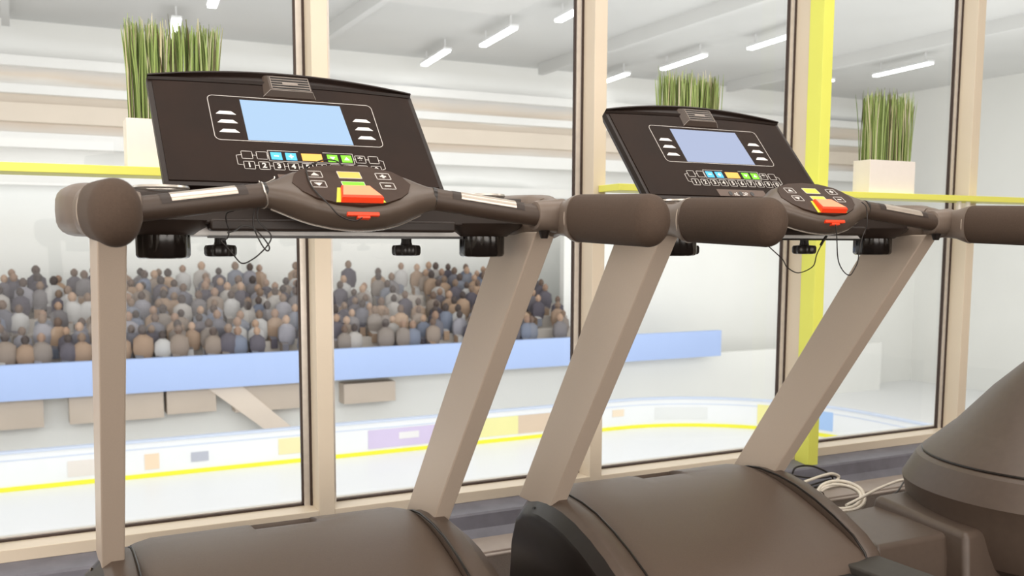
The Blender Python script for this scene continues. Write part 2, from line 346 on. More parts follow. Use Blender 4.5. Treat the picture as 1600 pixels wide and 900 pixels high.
    k.loft([[Pp(u, v, hz) for u, v in [(-.0395, -.073), (.0395, -.073), (.0275, -.025), (-.0275, -.025)]],
            [Pp(u, v, h_) for (u, v), h_ in zip([(-.039, -.0715), (.039, -.0715), (.027, -.026), (-.027, -.026)], (.012, .012, .007, .007))],
            [Pp(u, v, h_) for (u, v), h_ in zip(top(.002), (.0145, .0145, .009, .009))]], m=0)
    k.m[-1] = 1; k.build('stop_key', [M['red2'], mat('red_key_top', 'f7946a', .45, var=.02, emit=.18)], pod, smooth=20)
    # magnetic safety clip under the front lip
    k = MB(); c0 = Vector((0, -.1115, 1.0745)); fx = Vector((1, 0, 0)); fz = Vector((0, .28, .96)).normalized(); fy = fx.cross(fz)
    def clip(a0, a1, b0, b1, d0, d1): k.hexa([c0 + fx * a + fz * b_ - fy * (-d_) for a, b_, d_ in ((a0, b0, d0), (a1, b0, d0), (a1, b0, d1), (a0, b0, d1), (a0, b1, d0), (a1, b1, d0), (a1, b1, d1), (a0, b1, d1))])
    clip(-.030, .030, -.0035, .0035, -.006, .012); clip(-.012, .012, -.0085, -.0035, -.006, .012)
    k.build('safety_clip', M['red2'], pod, bevel=.0015)
    # ---- console
    def arc(u): return .297 + .034 * (1 - (u / .296) ** 2) if abs(u) < .296 else .297
    po = [(-.294, -.006), (.297, -.006), (.296, .294)] + [(u, arc(u)) for u in (.27, .23, .19, .15, .1, .05, 0, -.05, -.1, -.15, -.19, -.23, -.27)] + [(-.296, .297)]
    sc = lambda poly, k, cv=.15: [(u * k, cv + (v - cv) * k) for u, v in poly]
    c = MB(); c.loft([[Pc(u, v, 0) for u, v in po], [Pc(u, v, -.014) for u, v in po], [Pc(u, v, -.03) for u, v in sc(po, .97)], [Pc(u, v, -.065) for u, v in sc(po, .8)], [Pc(u, v, -.075) for u, v in sc(po, .6)]])
    con = c.build('console', M['rim'], T, smooth=25)
    pin = [(-.284, .006), (.287, .006), (.286, .289), (.2, .293), (.1, .296), (0, .297), (-.1, .296), (-.2, .293), (-.286, .289)]
    c = MB(); slab(c, Pc, pin, -.001, .002); c.build('face_panel', M['panel'], con, smooth=0)
    us = [-.294 + .588 * k / 40 for k in range(41)]
    c = MB(); c.loft([[Pc(u, .292 + .008 * (1 - (u / .296) ** 2), .0015) for u in us], [Pc(u, .296 + .010 * (1 - (u / .296) ** 2), .006) for u in us], [Pc(u, .298 + .012 * (1 - (u / .296) ** 2), .003) for u in us],
                      [Pc(u, arc(u) - .006 * (1 - (u / .296) ** 2), .002) for u in us], [Pc(u, arc(u) - .002, .010) for u in us], [Pc(u, arc(u) + .002, .010) for u in us], [Pc(u, arc(u) + .002, -.01) for u in us]], closed=False)
    c.build('visor', M['rim'], con, smooth=25)
    b = MB(); b.hexa([Pc(-.057, .263, .001), Pc(.060, .263, .001), Pc(.054, .331, .001), Pc(-.051, .331, .001), Pc(-.042, .272, .014), Pc(.052, .272, .014), Pc(.050, .318, .014), Pc(-.042, .318, .014)])
    vent = b.build('fan_housing', mat('vent_plastic', '43372f', .45), con, bevel=.0012)
    g = MB(); g.tube([Pc(-.057, .263, .002), Pc(-.042, .272, .0145), Pc(.052, .272, .0145), Pc(.060, .263, .002)], .0006, 5); g.build('edge_highlight', mat('edge_highlight_tone', 'a39a92', .4), vent, smooth=40)  # pale line painted in for light caught along the housing edges
    g = MB(); slab(g, Pc, rect(-.038, .048, .2745, .3135), .013, .0144); g.build('fan_opening', M['belt'], vent, smooth=0)
    g = MB(); outline(g, Pc, rect(-.038, .048, .2745, .3135), .0012, .014, .0158)
    for k in range(1, 5): slab(g, Pc, rect(-.037, .047, .2745 + .0078 * k - .0009, .2745 + .0078 * k + .0009), .014, .0154)
    slab(g, Pc, rect(-.012, .022, .2915, .2965), .0142, .0156); g.build('fan_grille', mat('grille_plastic', '8a8078', .4), vent, smooth=0)
    hs = .0022
    s_ = MB(); slab(s_, Pc, [(-.1115, .125), (.1165, .125), (.111, .2465), (-.1115, .2465)], .001, hs + .0004); s_.build('display_screen', M['screen'], con, smooth=0)
    s_ = MB(); slab(s_, Pc, rect(-.121, .128, .1215, .2505), .001, hs); s_.build('display_surround', M['panel'], con, smooth=0)
    s_ = MB(); outline(s_, Pc, rrect(-.179, .186, .1225, .2555, .012, 6), .0012, hs - .0008, hs + .0003); s_.build('display_outline', M['line'], con, smooth=0)
    for s in (-1, 1):
        for v in (.204, .178, .150):
            k = MB(); uc = -.147 if s < 0 else .152
            slab(k, Pc, [(uc - .021, v - .005), (uc + .021, v - .005), (uc + .012, v + .004), (uc - .012, v + .004)], hs - .0008, hs + .0006); k.build('indicator_mark', M['white'], con, smooth=0)
    o9 = .009
    V1, V2 = .0815, .0525
    def blank(u, v, w=.0111): k = MB(); outline(k, Pc, rrect(u - w, u + w, v - .0105, v + .0105, .0022), .0010, hs - .0008, hs + .0004); return k
    for u, gl in ((-.131, ''), (-.10, ''), (.113, '*'), (.143, '')):
        k = blank(u + o9, V1)
        if gl: glyph(k, Pc, '*', u + o9, V1 - .004, .026, hs + .0004)
        k.build('option_key', M['line'], con, smooth=0)
    for u, mt, gl in ((-.070, 'blue', '-'), (-.039, 'blue', '+'), (.051, 'green', 'v'), (.082, 'green', '^')):
        k = MB(); u += o9; slab(k, Pc, rect(u - .0115, u + .0115, V1 - .0105, V1 + .0105), .001, hs + .0004); kk = k.build(mt + '_key', M[mt], con, smooth=0)
        k = MB(); P2 = lambda a, b_, c_=0: Pc(a, b_, c_)
        if gl in '-+': slab(k, Pc, rect(u - .005, u + .005, V1 - .0014, V1 + .0014), hs, hs + .0009)
        if gl == '+': slab(k, Pc, rect(u - .0016, u + .0016, V1 - .005, V1 + .005), hs, hs + .001)
        if gl == '^': slab(k, Pc, [(u - .006, V1 - .004), (u + .006, V1 - .004), (u, V1 + .005)], hs, hs + .0009)
        if gl == 'v': slab(k, Pc, [(u - .006, V1 + .004), (u, V1 - .005), (u + .006, V1 + .004)], hs, hs + .0009)
        k.build('symbol', M['white'], kk, smooth=0)
    k = MB(); slab(k, Pc, rect(-.016 + o9, .028 + o9, V1 - .0105, V1 + .0105), .001, hs + .0004); k.build('orange_key', M['orange'], con, smooth=0)
    for i in range(10):
        u = -.121 + .0304 * i; k = blank(u, V2); glyph(k, Pc, str((i + 1) % 10), u, V2, .0185, hs + .0004); k.build('number_key', M['line'], con, smooth=0)
    k = MB(); w = .0009
    for i in range(9): slab(k, Pc, rect(-.121 + .0304 * i + .0115, -.121 + .0304 * (i + 1) - .0115, V2 - w / 2, V2 + w / 2), hs - .0008, hs + .0003)
    for a, b_ in ((-.111, -.102), (-.080, -.0775), (.1065, .1105), (.1335, .1405)): slab(k, Pc, rect(a, b_, V1 - w / 2, V1 + w / 2), hs - .0008, hs + .0003)
    outline(k, Pc, [(-.134, V1), (-.144, V1 - .002), (-.144, V2 + .002), (-.133, V2)], w, hs - .0008, hs + .0003, closed=False)
    outline(k, Pc, [(.164, V1), (.1735, V1 - .003), (.1735, V2 + .004), (.1645, V2)], w, hs - .0008, hs + .0003, closed=False)
    outline(k, Pc, [(-.013, V1 + .0155), (-.0775, V1 + .0155), (-.0775, V1 - .0145), (.1065, V1 - .0145), (.1065, V1 + .0155), (.041, V1 + .0155)], w, hs - .0008, hs + .0003, closed=False)
    k.build('key_linking_lines', M['line'], con, smooth=0)
    k = MB(); slab(k, Pc, [(-.066, .006), (.092, .006), (.090, .029), (-.068, .029)], .001, hs + .0006); slot = k.build('name_strip', mat('strip_plastic', '5d4a3f', .45), con, smooth=0)
    k = MB(); glyph(k, Pc, 'nL  OP', .006, .013, .016, hs + .0012); k.build('lettering', M['line'], slot, smooth=0)
    for u in (-.028, .006, .044):
        k = MB(); slab(k, Pc, [(u + .006 * a, .015 + .0075 * b_) for a, b_ in sup(14, 2)], hs + .0008, hs + .0016); k.build('dark_mark', M['black'], slot, smooth=0)
    return T

def cord(name, pts, parent, r=.0013, mt='cord', n=10):
    k = MB(); k.tube(smooth_path(pts, n), r, 6); return k.build(name, M[mt], parent, smooth=60)

T1 = make_treadmill()
parts2 = {}
T2 = copy_tree(T1, None, parts2)
T1.location = (.5543, 1.7177, 0); T2.location = (1.6917, 1.7177, 0)
tag(T1, 'treadmill with bright pale blue screen, nearest the left edge', 'treadmill', 'treadmills facing the window')
tag(T2, 'treadmill with dimmer lilac blue screen, beside the lime pillar', 'treadmill', 'treadmills facing the window')
for key, mt in (('display_screen', 'screen2'),):
    for o in parts2.get(key, []): o.material_slots[0].link = 'OBJECT'; o.material_slots[0].material = M[mt]
for o in parts2.get('orange_key', []):
    if o.parent.name.startswith('control_pod'): o.material_slots[0].link = 'OBJECT'; o.material_slots[0].material = M['yellow']; o['label'] = 'yellow key'
for o in parts2.get('green_key', []):
    if o.parent.name.startswith('control_pod'): o.material_slots[0].link = 'OBJECT'; o.material_slots[0].material = M['yellow']; o['label'] = 'yellow green key'
fw_ = Vector((math.sin(.4534) * math.cos(-.1017), math.cos(.4534) * math.cos(-.1017), math.sin(-.1017)))
rt_ = Vector((math.cos(.4534), -math.sin(.4534), 0)); up_ = rt_.cross(fw_)
EYE = Vector((0, 0, H))
def on_plane(px, py, p0, n):       # where the sight line through a photo point meets a plane
    d = fw_ + rt_ * ((px - 745.83) / 1469.8) - up_ * ((py - 535.29) / 1469.8); n = Vector(n)
    return EYE + d * ((Vector(p0) - EYE).dot(n) / d.dot(n))
def hang(T, pts, y, ox, oy, sc):   # a cord hanging in the plane local y
    return [on_plane(ox + a / sc, oy + b / sc, (0, T.location.y + (y if not isinstance(y, (list, tuple)) else y[i]), 0), (0, 1, 0)) - T.location for i, (a, b) in enumerate(pts)]
for T, name, pts, y, ox, oy, sc in (
    (T1, 'hanging_cord', [(1140, 438), (1100, 450), (1092, 490), (1110, 560), (1100, 610), (1062, 622), (1085, 650), (1130, 700), (1190, 765), (1260, 740), (1330, 680), (1372, 620), (1368, 580), (1330, 540), (1290, 490), (1293, 415)], -.045, 80, 220, 4),
    (T1, 'hanging_cord', [(1270, 425), (1262, 520), (1290, 600), (1330, 670), (1355, 688), (1362, 660), (1320, 600), (1260, 545), (1200, 530), (1150, 560), (1100, 575)], -.055, 80, 220, 4),
    (T2, 'hanging_cord', [(742, 482), (750, 570), (755, 680), (770, 740), (800, 785), (830, 800), (850, 780), (880, 720), (890, 650), (910, 560), (935, 500), (940, 430), (932, 370), (905, 343)], [-.125] * 9 + [-.12, -.115, -.105, -.1, -.09], 1120, 230, 4),
    (T2, 'hanging_cord', [(300, 590), (330, 625), (410, 700), (440, 750), (510, 785), (600, 745), (625, 670), (660, 600), (690, 555)], -.045, 1120, 230, 4)):
    cord(name, hang(T, pts, y, ox, oy, sc), T)
k = MB(); k.tube(hang(T2, [(650, 612), (662, 590), (685, 556)], -.047, 1120, 230, 4), .0032, 8); k.build('cord_ferrule', M['cord'], T2, smooth=50)
cl = [(1330, 738), (1270, 768), (1190, 756), (1100, 712), (1020, 625), (955, 560)]
pp = hang(T1, cl, [-.134, -.137, -.136, -.134, -.128, -.118], 350, 220, 6.154)
QW = QB + QN * .004 + T1.location
pp += [on_plane(350 + a / 6.154, 220 + b / 6.154, QW, QN) - T1.location for a, b in ((900, 505), (850, 445), (815, 375), (800, 320), (792, 285), (800, 255))]
pp += [on_plane(350 + a / 6.154, 220 + b / 6.154, QW + QN * .012, QN) - T1.location for a, b in ((850, 225), (930, 190), (1000, 182), (1080, 195), (1140, 240))]
cord('clip_cord', pp, T1)
k = MB(); A_ = Vector((-.374, -.082, 1.0805)); B_ = Vector((-.160, -.0555, 1.110)); ax_ = (B_ - A_).normalized(); s1 = ax_.orthogonal().normalized(); s2 = ax_.cross(s1)
k.tube([B_ - ax_ * .004 + (s1 * math.cos(q * .3927) + s2 * math.sin(q * .3927)) * .0226 + ax_ * .002 * math.sin(q) for q in range(16)], .0016, 6, closed=True); k.build('cord_loop', M['silver'], T1, smooth=50)
cord('cord_end', hang(T1, [(1298, 250), (1310, 268), (1345, 262), (1390, 240), (1395, 222)], -.035, 80, 220, 4), T1, .0012, 'silver')

# ------------------------------------------------------------------ gym shell
def struct(o, label=None):
    o['kind'] = 'structure'
    if label: o['label'] = label
    return o
XL, XR, YB, ZC = -2.34, 7.30, -4.0, 3.1
k = MB(); k.box(XL - .1, XR + .1, YB - .1, 2.72, -.15, 0); struct(k.build('floor', M['carpet'], smooth=0), 'dark brown gym carpet under the treadmills')
k = MB(); k.box(XL - .1, XR + .1, 2.72, 3.2, -.15, .012); k.box(XL - .1, XR + .1, 2.70, 2.72, -.15, .006); struct(k.build('trim_1', M['strip'], bevel=.004), 'pale grey floor strip along the window')
k = MB(); k.loft([[(x, 2.86, .012), (x, 2.875, .02), (x, 2.893, .035), (x, 2.90, .082), (x, 2.906, .089), (x, 3.0, .101), (x, 3.1, .101), (x, 3.1, .012)] for x in (XL, XR)])
struct(k.build('baseboard_window', M['ledge'], smooth=25), 'blue grey vinyl ledge below the window')
k = MB(); k.box(XL - .1, XR + .1, YB - .1, 3.2, ZC, ZC + .15); struct(k.build('ceiling', M['gceil'], smooth=0))
k = MB(); k.box(XL - .1, XR + .1, YB - .1, YB, 0, ZC); struct(k.build('wall_back', M['gwall'], smooth=0))
k = MB(); k.box(XL - .1, XL, YB, 3.2, 0, ZC); struct(k.build('wall_left', M['gwall'], smooth=0))
k = MB(); k.box(XR, XR + .1, YB, 3.2, 0, ZC); struct(k.build('wall_right', M['gwall'], smooth=0))
k = MB(); k.box(XL - .1, XR + .1, 3.1, 3.3, -6.0, .10); struct(k.build('wall_under_window', M['awall'], smooth=0))
# window bays; every mullion belongs to the bay on its left
mull = [-2.3374, -1.2674, -.1974, .8726, 1.9426, 2.9942, 4.0269, 5.09, 6.15, 7.21]
wn = 0
for a, b in zip(mull[:-1], mull[1:]):
    wn += 1
    W = struct(empty('window_%d' % wn, (a, 3.0, .1)), 'tall glazed window bay looking over the ice rink')
    x0, x1 = a + .0548, b
    def loc(mb, name, mt, **kw):
        o = mb.build(name, mt, W, **kw); o.matrix_parent_inverse = Matrix.Translation((-a, -3.0, -.1)); return o
    k = MB(); k.box(b, b + .0548, 3.0, 3.12, .101, ZC); loc(k, 'mullion', M['frame'], bevel=.002)
    k = MB(); k.box(x0, x1, 3.0, 3.12, .101, .139); loc(k, 'bottom_rail', M['frame'], bevel=.002)
    k = MB(); k.add([(x0 + .03, 3.10, .139), (x1 - .034, 3.10, .139), (x1 - .034, 3.10, ZC - .04), (x0 + .03, 3.10, ZC - .04)], [(0, 1, 2, 3)]); loc(k, 'glass_pane', M['glass'], smooth=0)
    k = MB(); k.box(x0, x1, 3.085, 3.097, .139, .146); k.box(x1 - .008, x1, 3.075, 3.097, .139, ZC); k.box(x1 - .034, x1 - .028, 3.085, 3.097, .139, ZC); k.box(x0, x0 + .006, 3.075, 3.097, .139, ZC); loc(k, 'gasket', M['gasket'], smooth=0)
    k = MB(); k.box(x1 - .028, x1 - .008, 3.08, 3.105, .139, ZC); k.box(x0 + .006, x0 + .03, 3.08, 3.105, .139, ZC); k.box(x0, x1, 3.097, 3.11, .139, .150); loc(k, 'glazing_bead', M['bead'], smooth=0)
k = MB(); k.box(2.990, 3.046, 2.92, 2.998, .089, ZC); tag(struct(k.build('pillar', M['lime'], bevel=.002), 'lime yellow square pillar in front of the window mullion'))

# shelves and pots
def shelf(x0, x1, label, br=()):
    k = MB(); k.box(x0, x1, 2.865, 2.999, 1.222, 1.247); o = k.build('wall_shelf', M['lime2'], bevel=.002); tag(o, label, 'shelf')
    for x in br:
        q = MB(); q.cyl((x, 2.90, 1.222), (0, 0, -1), .010, .010, .034); q.build('shelf_peg', M['pot'], o, smooth=40)
    return o
shelf(-.75, .90, 'lime shelf under the tall white pot behind the bright screen treadmill')
shelf(1.965, 2.989, 'lime shelf between window mullion and lime pillar')
shelf(3.047, 4.9, 'lime shelf right of the lime pillar with white pegs below', (3.83, 3.89))
def pot(x0, x1, seed, label):
    rnd = random.Random(seed); E = empty('potted_grass', ((x0 + x1) / 2, 2.93, 1.247)); w = (x1 - x0) / 2; d0, d1 = -.03, .06; h = .14
    k = MB(); rg = lambda e, z: [(-w + e, d0 + e, z), (w - e, d0 + e, z), (w - e, d1 - e, z), (-w + e, d1 - e, z)]
    k.loft([rg(0, 0), rg(0, h), rg(.006, h), rg(.006, h - .02)]); k.build('pot', M['pot'], E, bevel=.0015)
    k = MB(); k.hexa(rg(.006, h - .03) + rg(.006, h - .012)); k.build('soil', M['soil'], E, smooth=0)
    k = MB()
    for i in range(400):
        x = rnd.uniform(-w + .012, w - .012); y = rnd.uniform(d0 + .012, d1 - .012); hh = rnd.gauss(.280, .016); r = rnd.uniform(.0013, .0028)
        lx, ly = rnd.gauss(0, .010), rnd.gauss(0, .006); a0 = rnd.uniform(0, 6.28)
        rings = []
        for t in (0, .45, .85, 1):
            c = Vector((x + lx * t * t + x * .04 * t, y + ly * t * t, h - .013 + hh * t)); rr = r * (1 if t < .9 else .35)
            rings.append([c + Vector((math.cos(a0 + 2.094 * q), math.sin(a0 + 2.094 * q), 0)) * rr for q in range(3)])
        k.loft(rings)
    g = k.build('grass', M['grass'], E, smooth=60)
    tag(E, label, 'plant', 'potted grasses on the lime shelves')
pot(.297, .572, 1, 'potted grass behind the bright screen treadmill, cut by top edge')
pot(2.20, 2.475, 2, 'potted grass left of the lime pillar, white pot hidden by console')
pot(3.262, 3.537, 3, 'potted grass in fully visible white box pot right of lime pillar')

# ------------------------------------------------------------------ round shrouded machine at the right edge
E = empty('exercise_machine', (3.03, 1.88, 0))
tag(E, 'dark brown round shrouded exercise machine at the right edge', 'exercise machine')
rp = [(.40, .02), (.43, .05), (.442, .10), (.450, .16), (.458, .215), (.466, .243), (.463, .250), (.424, .322), (.413, .331), (.405, .333), (.405, .341), (.40, .346), (.318, .424), (.310, .430), (.20, .56), (.14, .62), (.10, .66), (.0, .68)]
k = MB(); k.lathe((0, 0, 0), rp, 72); sh = k.build('shroud', M['cap'], E, smooth=18)
k = MB(); k.tube([(.404 * math.cos(q * .0873), .404 * math.sin(q * .0873), .337) for q in range(72)], .004, 6, closed=True); k.build('groove', M['black'], sh)
k = MB(); k.box(-.33, .33, -.33, .33, 0, .03); k.build('base', M['black'], E, bevel=.01)
k = MB(); k.hexa([(-.85, -.03, 0), (-.25, -.03, 0), (-.25, .32, 0), (-.85, .32, 0), (-.80, .02, .145), (-.25, .0, .15), (-.25, .31, .165), (-.72, .31, .15)]); ft = k.build('foot_rail', M['cap'], E, bevel=.015, seg=3)
k = MB(); k.hexa([(-.56, -.10, 0), (-.25, -.10, 0), (-.25, .325, 0), (-.53, .325, 0), (-.52, -.06, .165), (-.25, -.06, .175), (-.25, .315, .192), (-.48, .315, .19)]); k.build('foot_cover', M['cap'], E, bevel=.02, seg=3)

# ------------------------------------------------------------------ cables on the floor
def zoomed(pts, p0, n): return [on_plane(1210 + a / 5.333, 690 + b / 5.333, p0, n) for a, b in pts]
rnd = random.Random(3); cc = on_plane(1313, 777, (0, 0, .046), (0, 0, 1)); ar = Vector((.6, -.8, 0)); br = Vector((.8 * math.cos(R(24)), .6 * math.cos(R(24)), math.sin(R(24))))
coil = []
for q in range(4 * 20):
    a = q * .314; rr = .082 + .007 * math.sin(q * .13) + .003 * math.sin(q * .7); lay = (q // 20 - 1.5) * .006
    coil.append(cc + ar * rr * math.cos(a + .6) + br * rr * math.sin(a + .6) + Vector((0, 0, 1)).lerp(br.cross(ar), 0) * lay)
tail = zoomed([(600, 530), (700, 480), (850, 400), (1000, 338), (1085, 318), (1160, 318)], (0, 0, .075), (0, 0, 1))
lead = zoomed([(225, 345), (300, 318), (380, 290), (470, 268), (525, 280), (535, 300), (505, 340), (450, 385)], (0, 2.80, 0), (0, 1, 0))
k = MB(); k.tube(smooth_path(coil, 2), .0062, 8); k.build('white_cable', M['wcord'], smooth=60); wc = bpy.data.objects['white_cable']
k = MB(); k.tube(smooth_path(tail, 8), .0058, 8); k.build('cable_tail', M['wcord'], wc, smooth=60)
k = MB(); k.tube(smooth_path(lead, 8), .0058, 8); k.build('cable_tail', M['wcord'], wc, smooth=60)
k = MB(); k.tube([cc + ar * (.072 + .012 * math.cos(q * .785)) * -1 + Vector((0, 0, 1)) * .014 * math.sin(q * .785) for q in range(8)], .002, 6, closed=True); k.build('cable_tie', M['cord'], wc, smooth=60)
tag(wc, 'coiled white cable on the floor between lime pillar and shrouded machine', 'cable')
bl = zoomed([(150, 270), (165, 228), (200, 208), (260, 200), (330, 208), (400, 235), (450, 265), (485, 300), (470, 345), (400, 365), (290, 395)], (0, 2.845, 0), (0, 1, 0))
k = MB(); k.tube(smooth_path(bl, 8), .0040, 8); bc = k.build('black_cable', M['cord'], smooth=60)
bl = zoomed([(100, 262), (170, 285), (300, 303), (420, 300), (490, 290), (560, 318), (660, 348), (760, 378), (660, 362), (560, 345), (470, 318), (380, 340), (270, 375)], (0, 2.845, 0), (0, 1, 0))
k = MB(); k.tube(smooth_path(bl, 8), .0035, 8); k.build('cable_tail', M['cord'], bc, smooth=60)
tag(bc, 'thin black cable looped on the floor below the lime pillar', 'cable')
bl = zoomed([(985, 445), (1030, 410), (1060, 365), (1078, 338)], (0, 0, .03), (0, 0, 1))
k = MB(); k.tube(smooth_path(bl, 6), .0035, 8); o = k.build('short_lead', M['cord'], smooth=60); tag(o, 'short black lead on the carpet beside the shrouded machine', 'cable')

# ------------------------------------------------------------------ ice hall beyond the glass
IZ, KY = -5.64, 28.2
k = MB(); k.box(-60, 45, 3.3, 40, IZ - .2, IZ); struct(k.build('ice_floor', M['ice'], smooth=0), 'white ice of the rink seen through the windows')
path = [(-60, KY), (-30, KY)] + [(x, KY) for x in range(-20, 20, 2)] + [(19.5, KY)]
path += [(19.5 + 6 * math.sin(R(a)), 22.2 + 6 * math.cos(R(a))) for a in range(5, 95, 5)] + [(25.5, 16), (25.5, 8)]
def strip(mb, pts, z0, z1, t0, t1, m=0):
    rings = []
    for i, (x, y) in enumerate(pts):
        a = Vector(pts[max(0, i - 1)]); b = Vector(pts[min(len(pts) - 1, i + 1)]); d = (b - a).normalized(); n = Vector((d.y, -d.x))
        p0 = Vector((x, y)) + n * t0; p1 = Vector((x, y)) + n * t1
        rings.append([(p0.x, p0.y, z0), (p0.x, p0.y, z1), (p1.x, p1.y, z1), (p1.x, p1.y, z0)])
    mb.loft(rings, m=m)
k = MB(); strip(k, path, IZ, -4.60, -.12, 0); RB = struct(k.build('rink_boards', M['board'], smooth=40), 'white dasher boards around the ice')
k = MB(); strip(k, path, IZ + .002, IZ + .125, -.02, .03); k.build('kick_strip', M['kick'], RB, smooth=40)
k = MB(); strip(k, path, -4.60, -4.53, -.16, .04); k.build('board_cap', M['trim'], RB, smooth=40)
k = MB(); strip(k, path, -4.80, -4.77, -.02, .012); k.build('board_line', M['trim'], RB, smooth=40)
def seg(x0, x1): return [(x0 + (x1 - x0) * i / 6, KY) for i in range(7)]
def arcseg(a0, a1): return [(19.5 + 6 * math.sin(R(a0 + (a1 - a0) * i / 8)), 22.2 + 6 * math.cos(R(a0 + (a1 - a0) * i / 8))) for i in range(9)]
for pts, c, z0, z1 in ((seg(9.85, 12.6), 'd3c6e4', -5.44, -4.84), (seg(10.9, 11.6), 'e9e7e8', -5.2, -4.98), (seg(13.6, 15.3), 'ece8a6', -5.42, -4.78), (seg(15.3, 16.6), 'd9c4ae', -5.42, -4.78),
                       (seg(6.95, 7.95), 'efe6b4', -5.34, -4.85), (seg(3.05, 3.45), 'f0d8bc', -5.4, -4.95), (seg(4.35, 4.85), 'b9bcc8', -5.3, -5.02), (seg(1.0, 1.9), 'e6dfd8', -5.4, -4.95), (seg(19.2, 19.7), 'f0dfc8', -5.15, -4.9),
                       (arcseg(14, 33), 'e4e6e6', -5.35, -4.9), (arcseg(50, 60), 'efe9a0', -5.45, -4.72), (arcseg(62, 76), 'a9c8f2', -5.4, -4.74)):
    k = MB(); strip(k, pts, z0, z1, -.01, .02 if c != 'e9e7e8' else .03); k.build('advert_panel', ad(c), RB, smooth=40)
# stand opposite: blue fascia, stepped rows, wall underneath
k = MB(); k.box(-60, 25.7, 30.0, 30.25, -3.42, -2.38); struct(k.build('stand_fascia', M['fascia'], smooth=0), 'long pale blue fascia along the front of the stand')
k = MB()
for i in range(5): k.box(-60, 19.6, 30.25 + .9 * i, 36, -3.42 + .0 if i == 0 else -2.55 + .42 * (i - 1), -2.55 + .42 * i)
struct(k.build('stand_steps', M['step'], smooth=0), 'stepped seating rows of the stand opposite')
k = MB(); k.box(-60, 36, 30.9, 31.1, IZ, -3.42); struct(k.build('wall_below_stand', M['awall'], smooth=0))
for x0, x1, z0, z1 in ((1.2, 3.9, -4.28, -3.45), (4.0, 5.5, -4.2, -3.45), (6.1, 8.6, -4.3, -3.45), (9.75, 11.6, -4.3, -3.62), (-8, .5, -4.3, -3.45)):
    k = MB(); k.box(x0, x1, 30.3, 30.88, z0, z1); struct(k.build('trim_2', M['taupe'], smooth=0), 'taupe panel below the blue fascia')
k = MB(); k.hexa([(5.2, 30.26, -3.42), (6.3, 30.26, -3.42), (6.3, 30.6, -3.42), (5.2, 30.6, -3.42), (7.0, 30.26, -4.9), (7.9, 30.26, -4.9), (7.9, 30.6, -4.9), (7.0, 30.6, -4.9)]); struct(k.build('stand_strut', M['strut'], smooth=0), 'slanted pinkish strut under the blue fascia')
k = MB(); rnd = random.Random(5)
def person(x, y, z, s):
    k.loft([[(x + math.cos(6.28319 * q / 7) * r * s, y + math.sin(6.28319 * q / 7) * r * .6 * s, z + h_ * s) for q in range(7)] for r, h_ in ((.22, 0), (.30, .25), (.27, .55), (.10, .68))])
    k.loft([[(x + math.cos(6.28319 * q / 6) * r * s, y + math.sin(6.28319 * q / 6) * r * s, z + h_ * s) for q in range(6)] for r, h_ in ((.05, .66), (.12, .76), (.12, .86), (.04, .95))], m=1)
    k.loft([[(x + sx_ * s, y - .35 * s, z - dz * s), (x + (sx_ + .2) * s, y - .35 * s, z - dz * s), (x + (sx_ + .2) * s, y, z - dz * s + .1), (x + sx_ * s, y, z - dz * s + .1)] for dz in (.25, -.05) for sx_ in (-.22,)])
for row in range(10):
    for i in range(-40, 36):
        x = i * .54 + rnd.uniform(-.2, .2); y = 30.55 + .45 * row; z = -2.55 + .21 * row + rnd.uniform(-.05, .08)
        if x > 19.3: continue
        gap = .25 + (.45 if (9.5 < x < 14.5 and row > 4) else 0)
        if rnd.random() < gap: continue
        person(x, y, z + .05, rnd.uniform(.92, 1.12))
o = k.build('spectators', [M['crowd'], island_mat('hair_and_skin', ['6b5a50', '8f7666', '574b46', 'a58a76', '4c4442', '7d6a5c'], .9)], smooth=50); tag(o, 'blurred seated spectators in the stand above the blue fascia', 'crowd', kind='stuff')
# walls, beams and roof of the hall
stops = [(0, 'dfe1df'), (.30, 'e4e4e0'), (.44, 'eef0ee'), (.50, 'd8d9d6'), (.53, 'f2f2f0'), (.60, 'd9d8d4'), (.64, 'f0efec'), (.70, 'e6d9cb'), (.78, 'e4dacd'), (.80, 'f6f5f2'), (.84, 'e2d5c6'), (.90, 'c9cacb'), (.93, 'f4f4f2'), (1, 'e4e3df')]
k = MB(); k.box(-60, 45, 36, 36.3, IZ, 9.0); struct(k.build('wall_arena_far', band_mat('arena_bands', stops, -1.5, 8.2), smooth=0))
k = MB(); k.box(40, 40.3, 3.3, 36, IZ, 9); struct(k.build('wall_arena_right', M['awall'], smooth=0))
k = MB(); k.box(19.7, 40, 32.5, 32.8, IZ, 1.6); struct(k.build('wall_arena_corner', M['awall'], smooth=0))
k = MB(); k.box(-60, 45, 3.3, 36.3, 8.6, 8.8); struct(k.build('ceiling_arena', M['aceil'], smooth=0))
for i, (z, t, mt) in enumerate(((6.15, .30, 'steel'), (4.35, .5, 'steel'), (7.05, .34, 'steel'), (5.2, .62, 'beige'), (3.1, .4, 'steel'))):
    k = MB(); k.box(-55, 40, 35.7 - .1 * (i % 2), 36.0, z, z + t); struct(k.build('hall_beam', M[mt], smooth=0), 'pale horizontal beam across the far hall wall')
for x in (-20, -10, 0, 10, 20, 30):
    k = MB(); k.box(x - .12, x + .12, 3.4, 35, 8.15, 8.6); struct(k.build('roof_beam', M['aceil'], smooth=0))
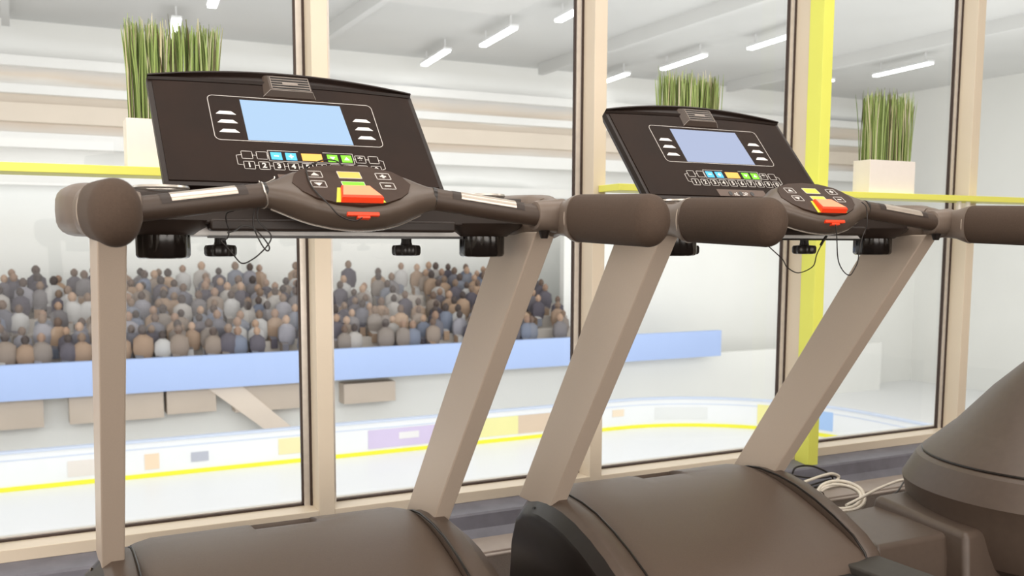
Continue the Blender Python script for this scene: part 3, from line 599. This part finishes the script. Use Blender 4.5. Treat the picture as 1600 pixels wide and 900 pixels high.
spots = [(14.6, 33.6, 'strip light of the ice hall between second window mullions, farthest of its line'), (15.1, 29.4, 'strip light of the ice hall right of the bright screen console, middle of its line'), (15.6, 25.0, 'strip light of the ice hall right of the bright screen console, nearest of its line'),
         (23.2, 34.6, 'strip light of the ice hall left of the middle potted grass, farthest of its line'), (23.6, 30.2, 'strip light of the ice hall just above the middle potted grass'), (24.0, 25.6, 'strip light of the ice hall left of the lime pillar, nearest of its line'),
         (5.0, 33, 'strip light of the ice hall above the left potted grass, farther of two'), (5.4, 28, 'strip light of the ice hall above the left potted grass, nearer of two'),
         (32.0, 32.0, 'strip light of the ice hall right beside the lime pillar'), (32.5, 27.5, 'strip light of the ice hall above the potted grass right of the lime pillar')]
for i, (x, y, _) in enumerate(spots):
    E = empty('ceiling_light', (x, y, 8.1)); E.rotation_euler.z = R(-6)
    k = MB(); k.box(-.16, .16, -1.5, 1.5, .06, .14); k.box(-.02, .02, -1.2, -1.16, .14, .5); k.box(-.02, .02, 1.16, 1.2, .14, .5); k.build('housing', M['lampb'], E, smooth=0)
    k = MB(); k.box(-.12, .12, -1.48, 1.48, 0, .06); k.build('tube', M['lampf'], E, smooth=0)
    tag(E, _, 'ceiling light', 'strip lights of the ice hall')

# ------------------------------------------------------------------ light
def area(name, loc, rot, sx, sy, power, col=(1, 1, 1)):
    l = bpy.data.lights.new(name, 'AREA'); l.shape = 'RECTANGLE'; l.size = sx; l.size_y = sy; l.energy = power; l.color = col
    o = bpy.data.objects.new(name, l); o.location = loc; o.rotation_euler = rot; COL.objects.link(o); return o
area('hall_lamp_and_fill', (5, 20, 8.0), (0, 0, 0), 50, 20, 1900, (1, .99, .97))
area('hall_lamp_and_fill', (8, 12, 2.5), (R(88), 0, 0), 60, 5, 2350, (1, .99, .97))  # added fill aimed at the far wall, no real fixture
area('gym_lamp_and_fill', (1.5, -.6, 3.05), (0, 0, 0), 5, 1.6, 90, (1, .93, .86))
area('gym_lamp_and_fill', (1.5, 1.9, 3.05), (0, 0, 0), 5, .8, 45, (1, .95, .9))
area('gym_lamp_and_fill', (1.0, -3.4, 1.1), (R(90), 0, 0), 6, 1.8, 150, (1, .94, .88))  # added low fill from behind, brightens the front faces of the uprights
area('gym_lamp_and_fill', (-2.2, .8, 1.7), (R(90), 0, R(-90)), 3, 2, 55, (1, .95, .9))  # added side fill for left-facing surfaces, not a lamp of the gym
area('hall_lamp_and_fill', (8, 20, -4.5), (R(180), 0, 0), 50, 14, 1300, (1, .99, .97))  # added upward fill that brightens the hall roof, no source there
w = bpy.data.worlds.new('world'); SC.world = w; w.use_nodes = True
bg = w.node_tree.nodes['Background']; bg.inputs['Color'].default_value = (1, .985, .96, 1); bg.inputs['Strength'].default_value = .9

# ------------------------------------------------------------------ camera
cam = bpy.data.cameras.new('camera'); co = bpy.data.objects.new('camera', cam); COL.objects.link(co)
f, yaw, pitch, px, py = 1469.8, .4534, -.1017, 745.83, 535.29
cam.sensor_width = 36; cam.sensor_fit = 'HORIZONTAL'; cam.lens = 36 * f / 1600
cam.shift_x = (800 - px) / 1600; cam.shift_y = -(450 - py) / 1600
co.location = (0, 0, H); co.rotation_euler = (R(90) + pitch, 0, -yaw)
cam.clip_start = .05; cam.clip_end = 300
cam.dof.use_dof = True; cam.dof.focus_distance = 2.1; cam.dof.aperture_fstop = 7.0
SC.camera = co
SC.view_settings.view_transform = 'Standard'; SC.view_settings.look = 'None'; SC.view_settings.exposure = 0; SC.view_settings.gamma = 1
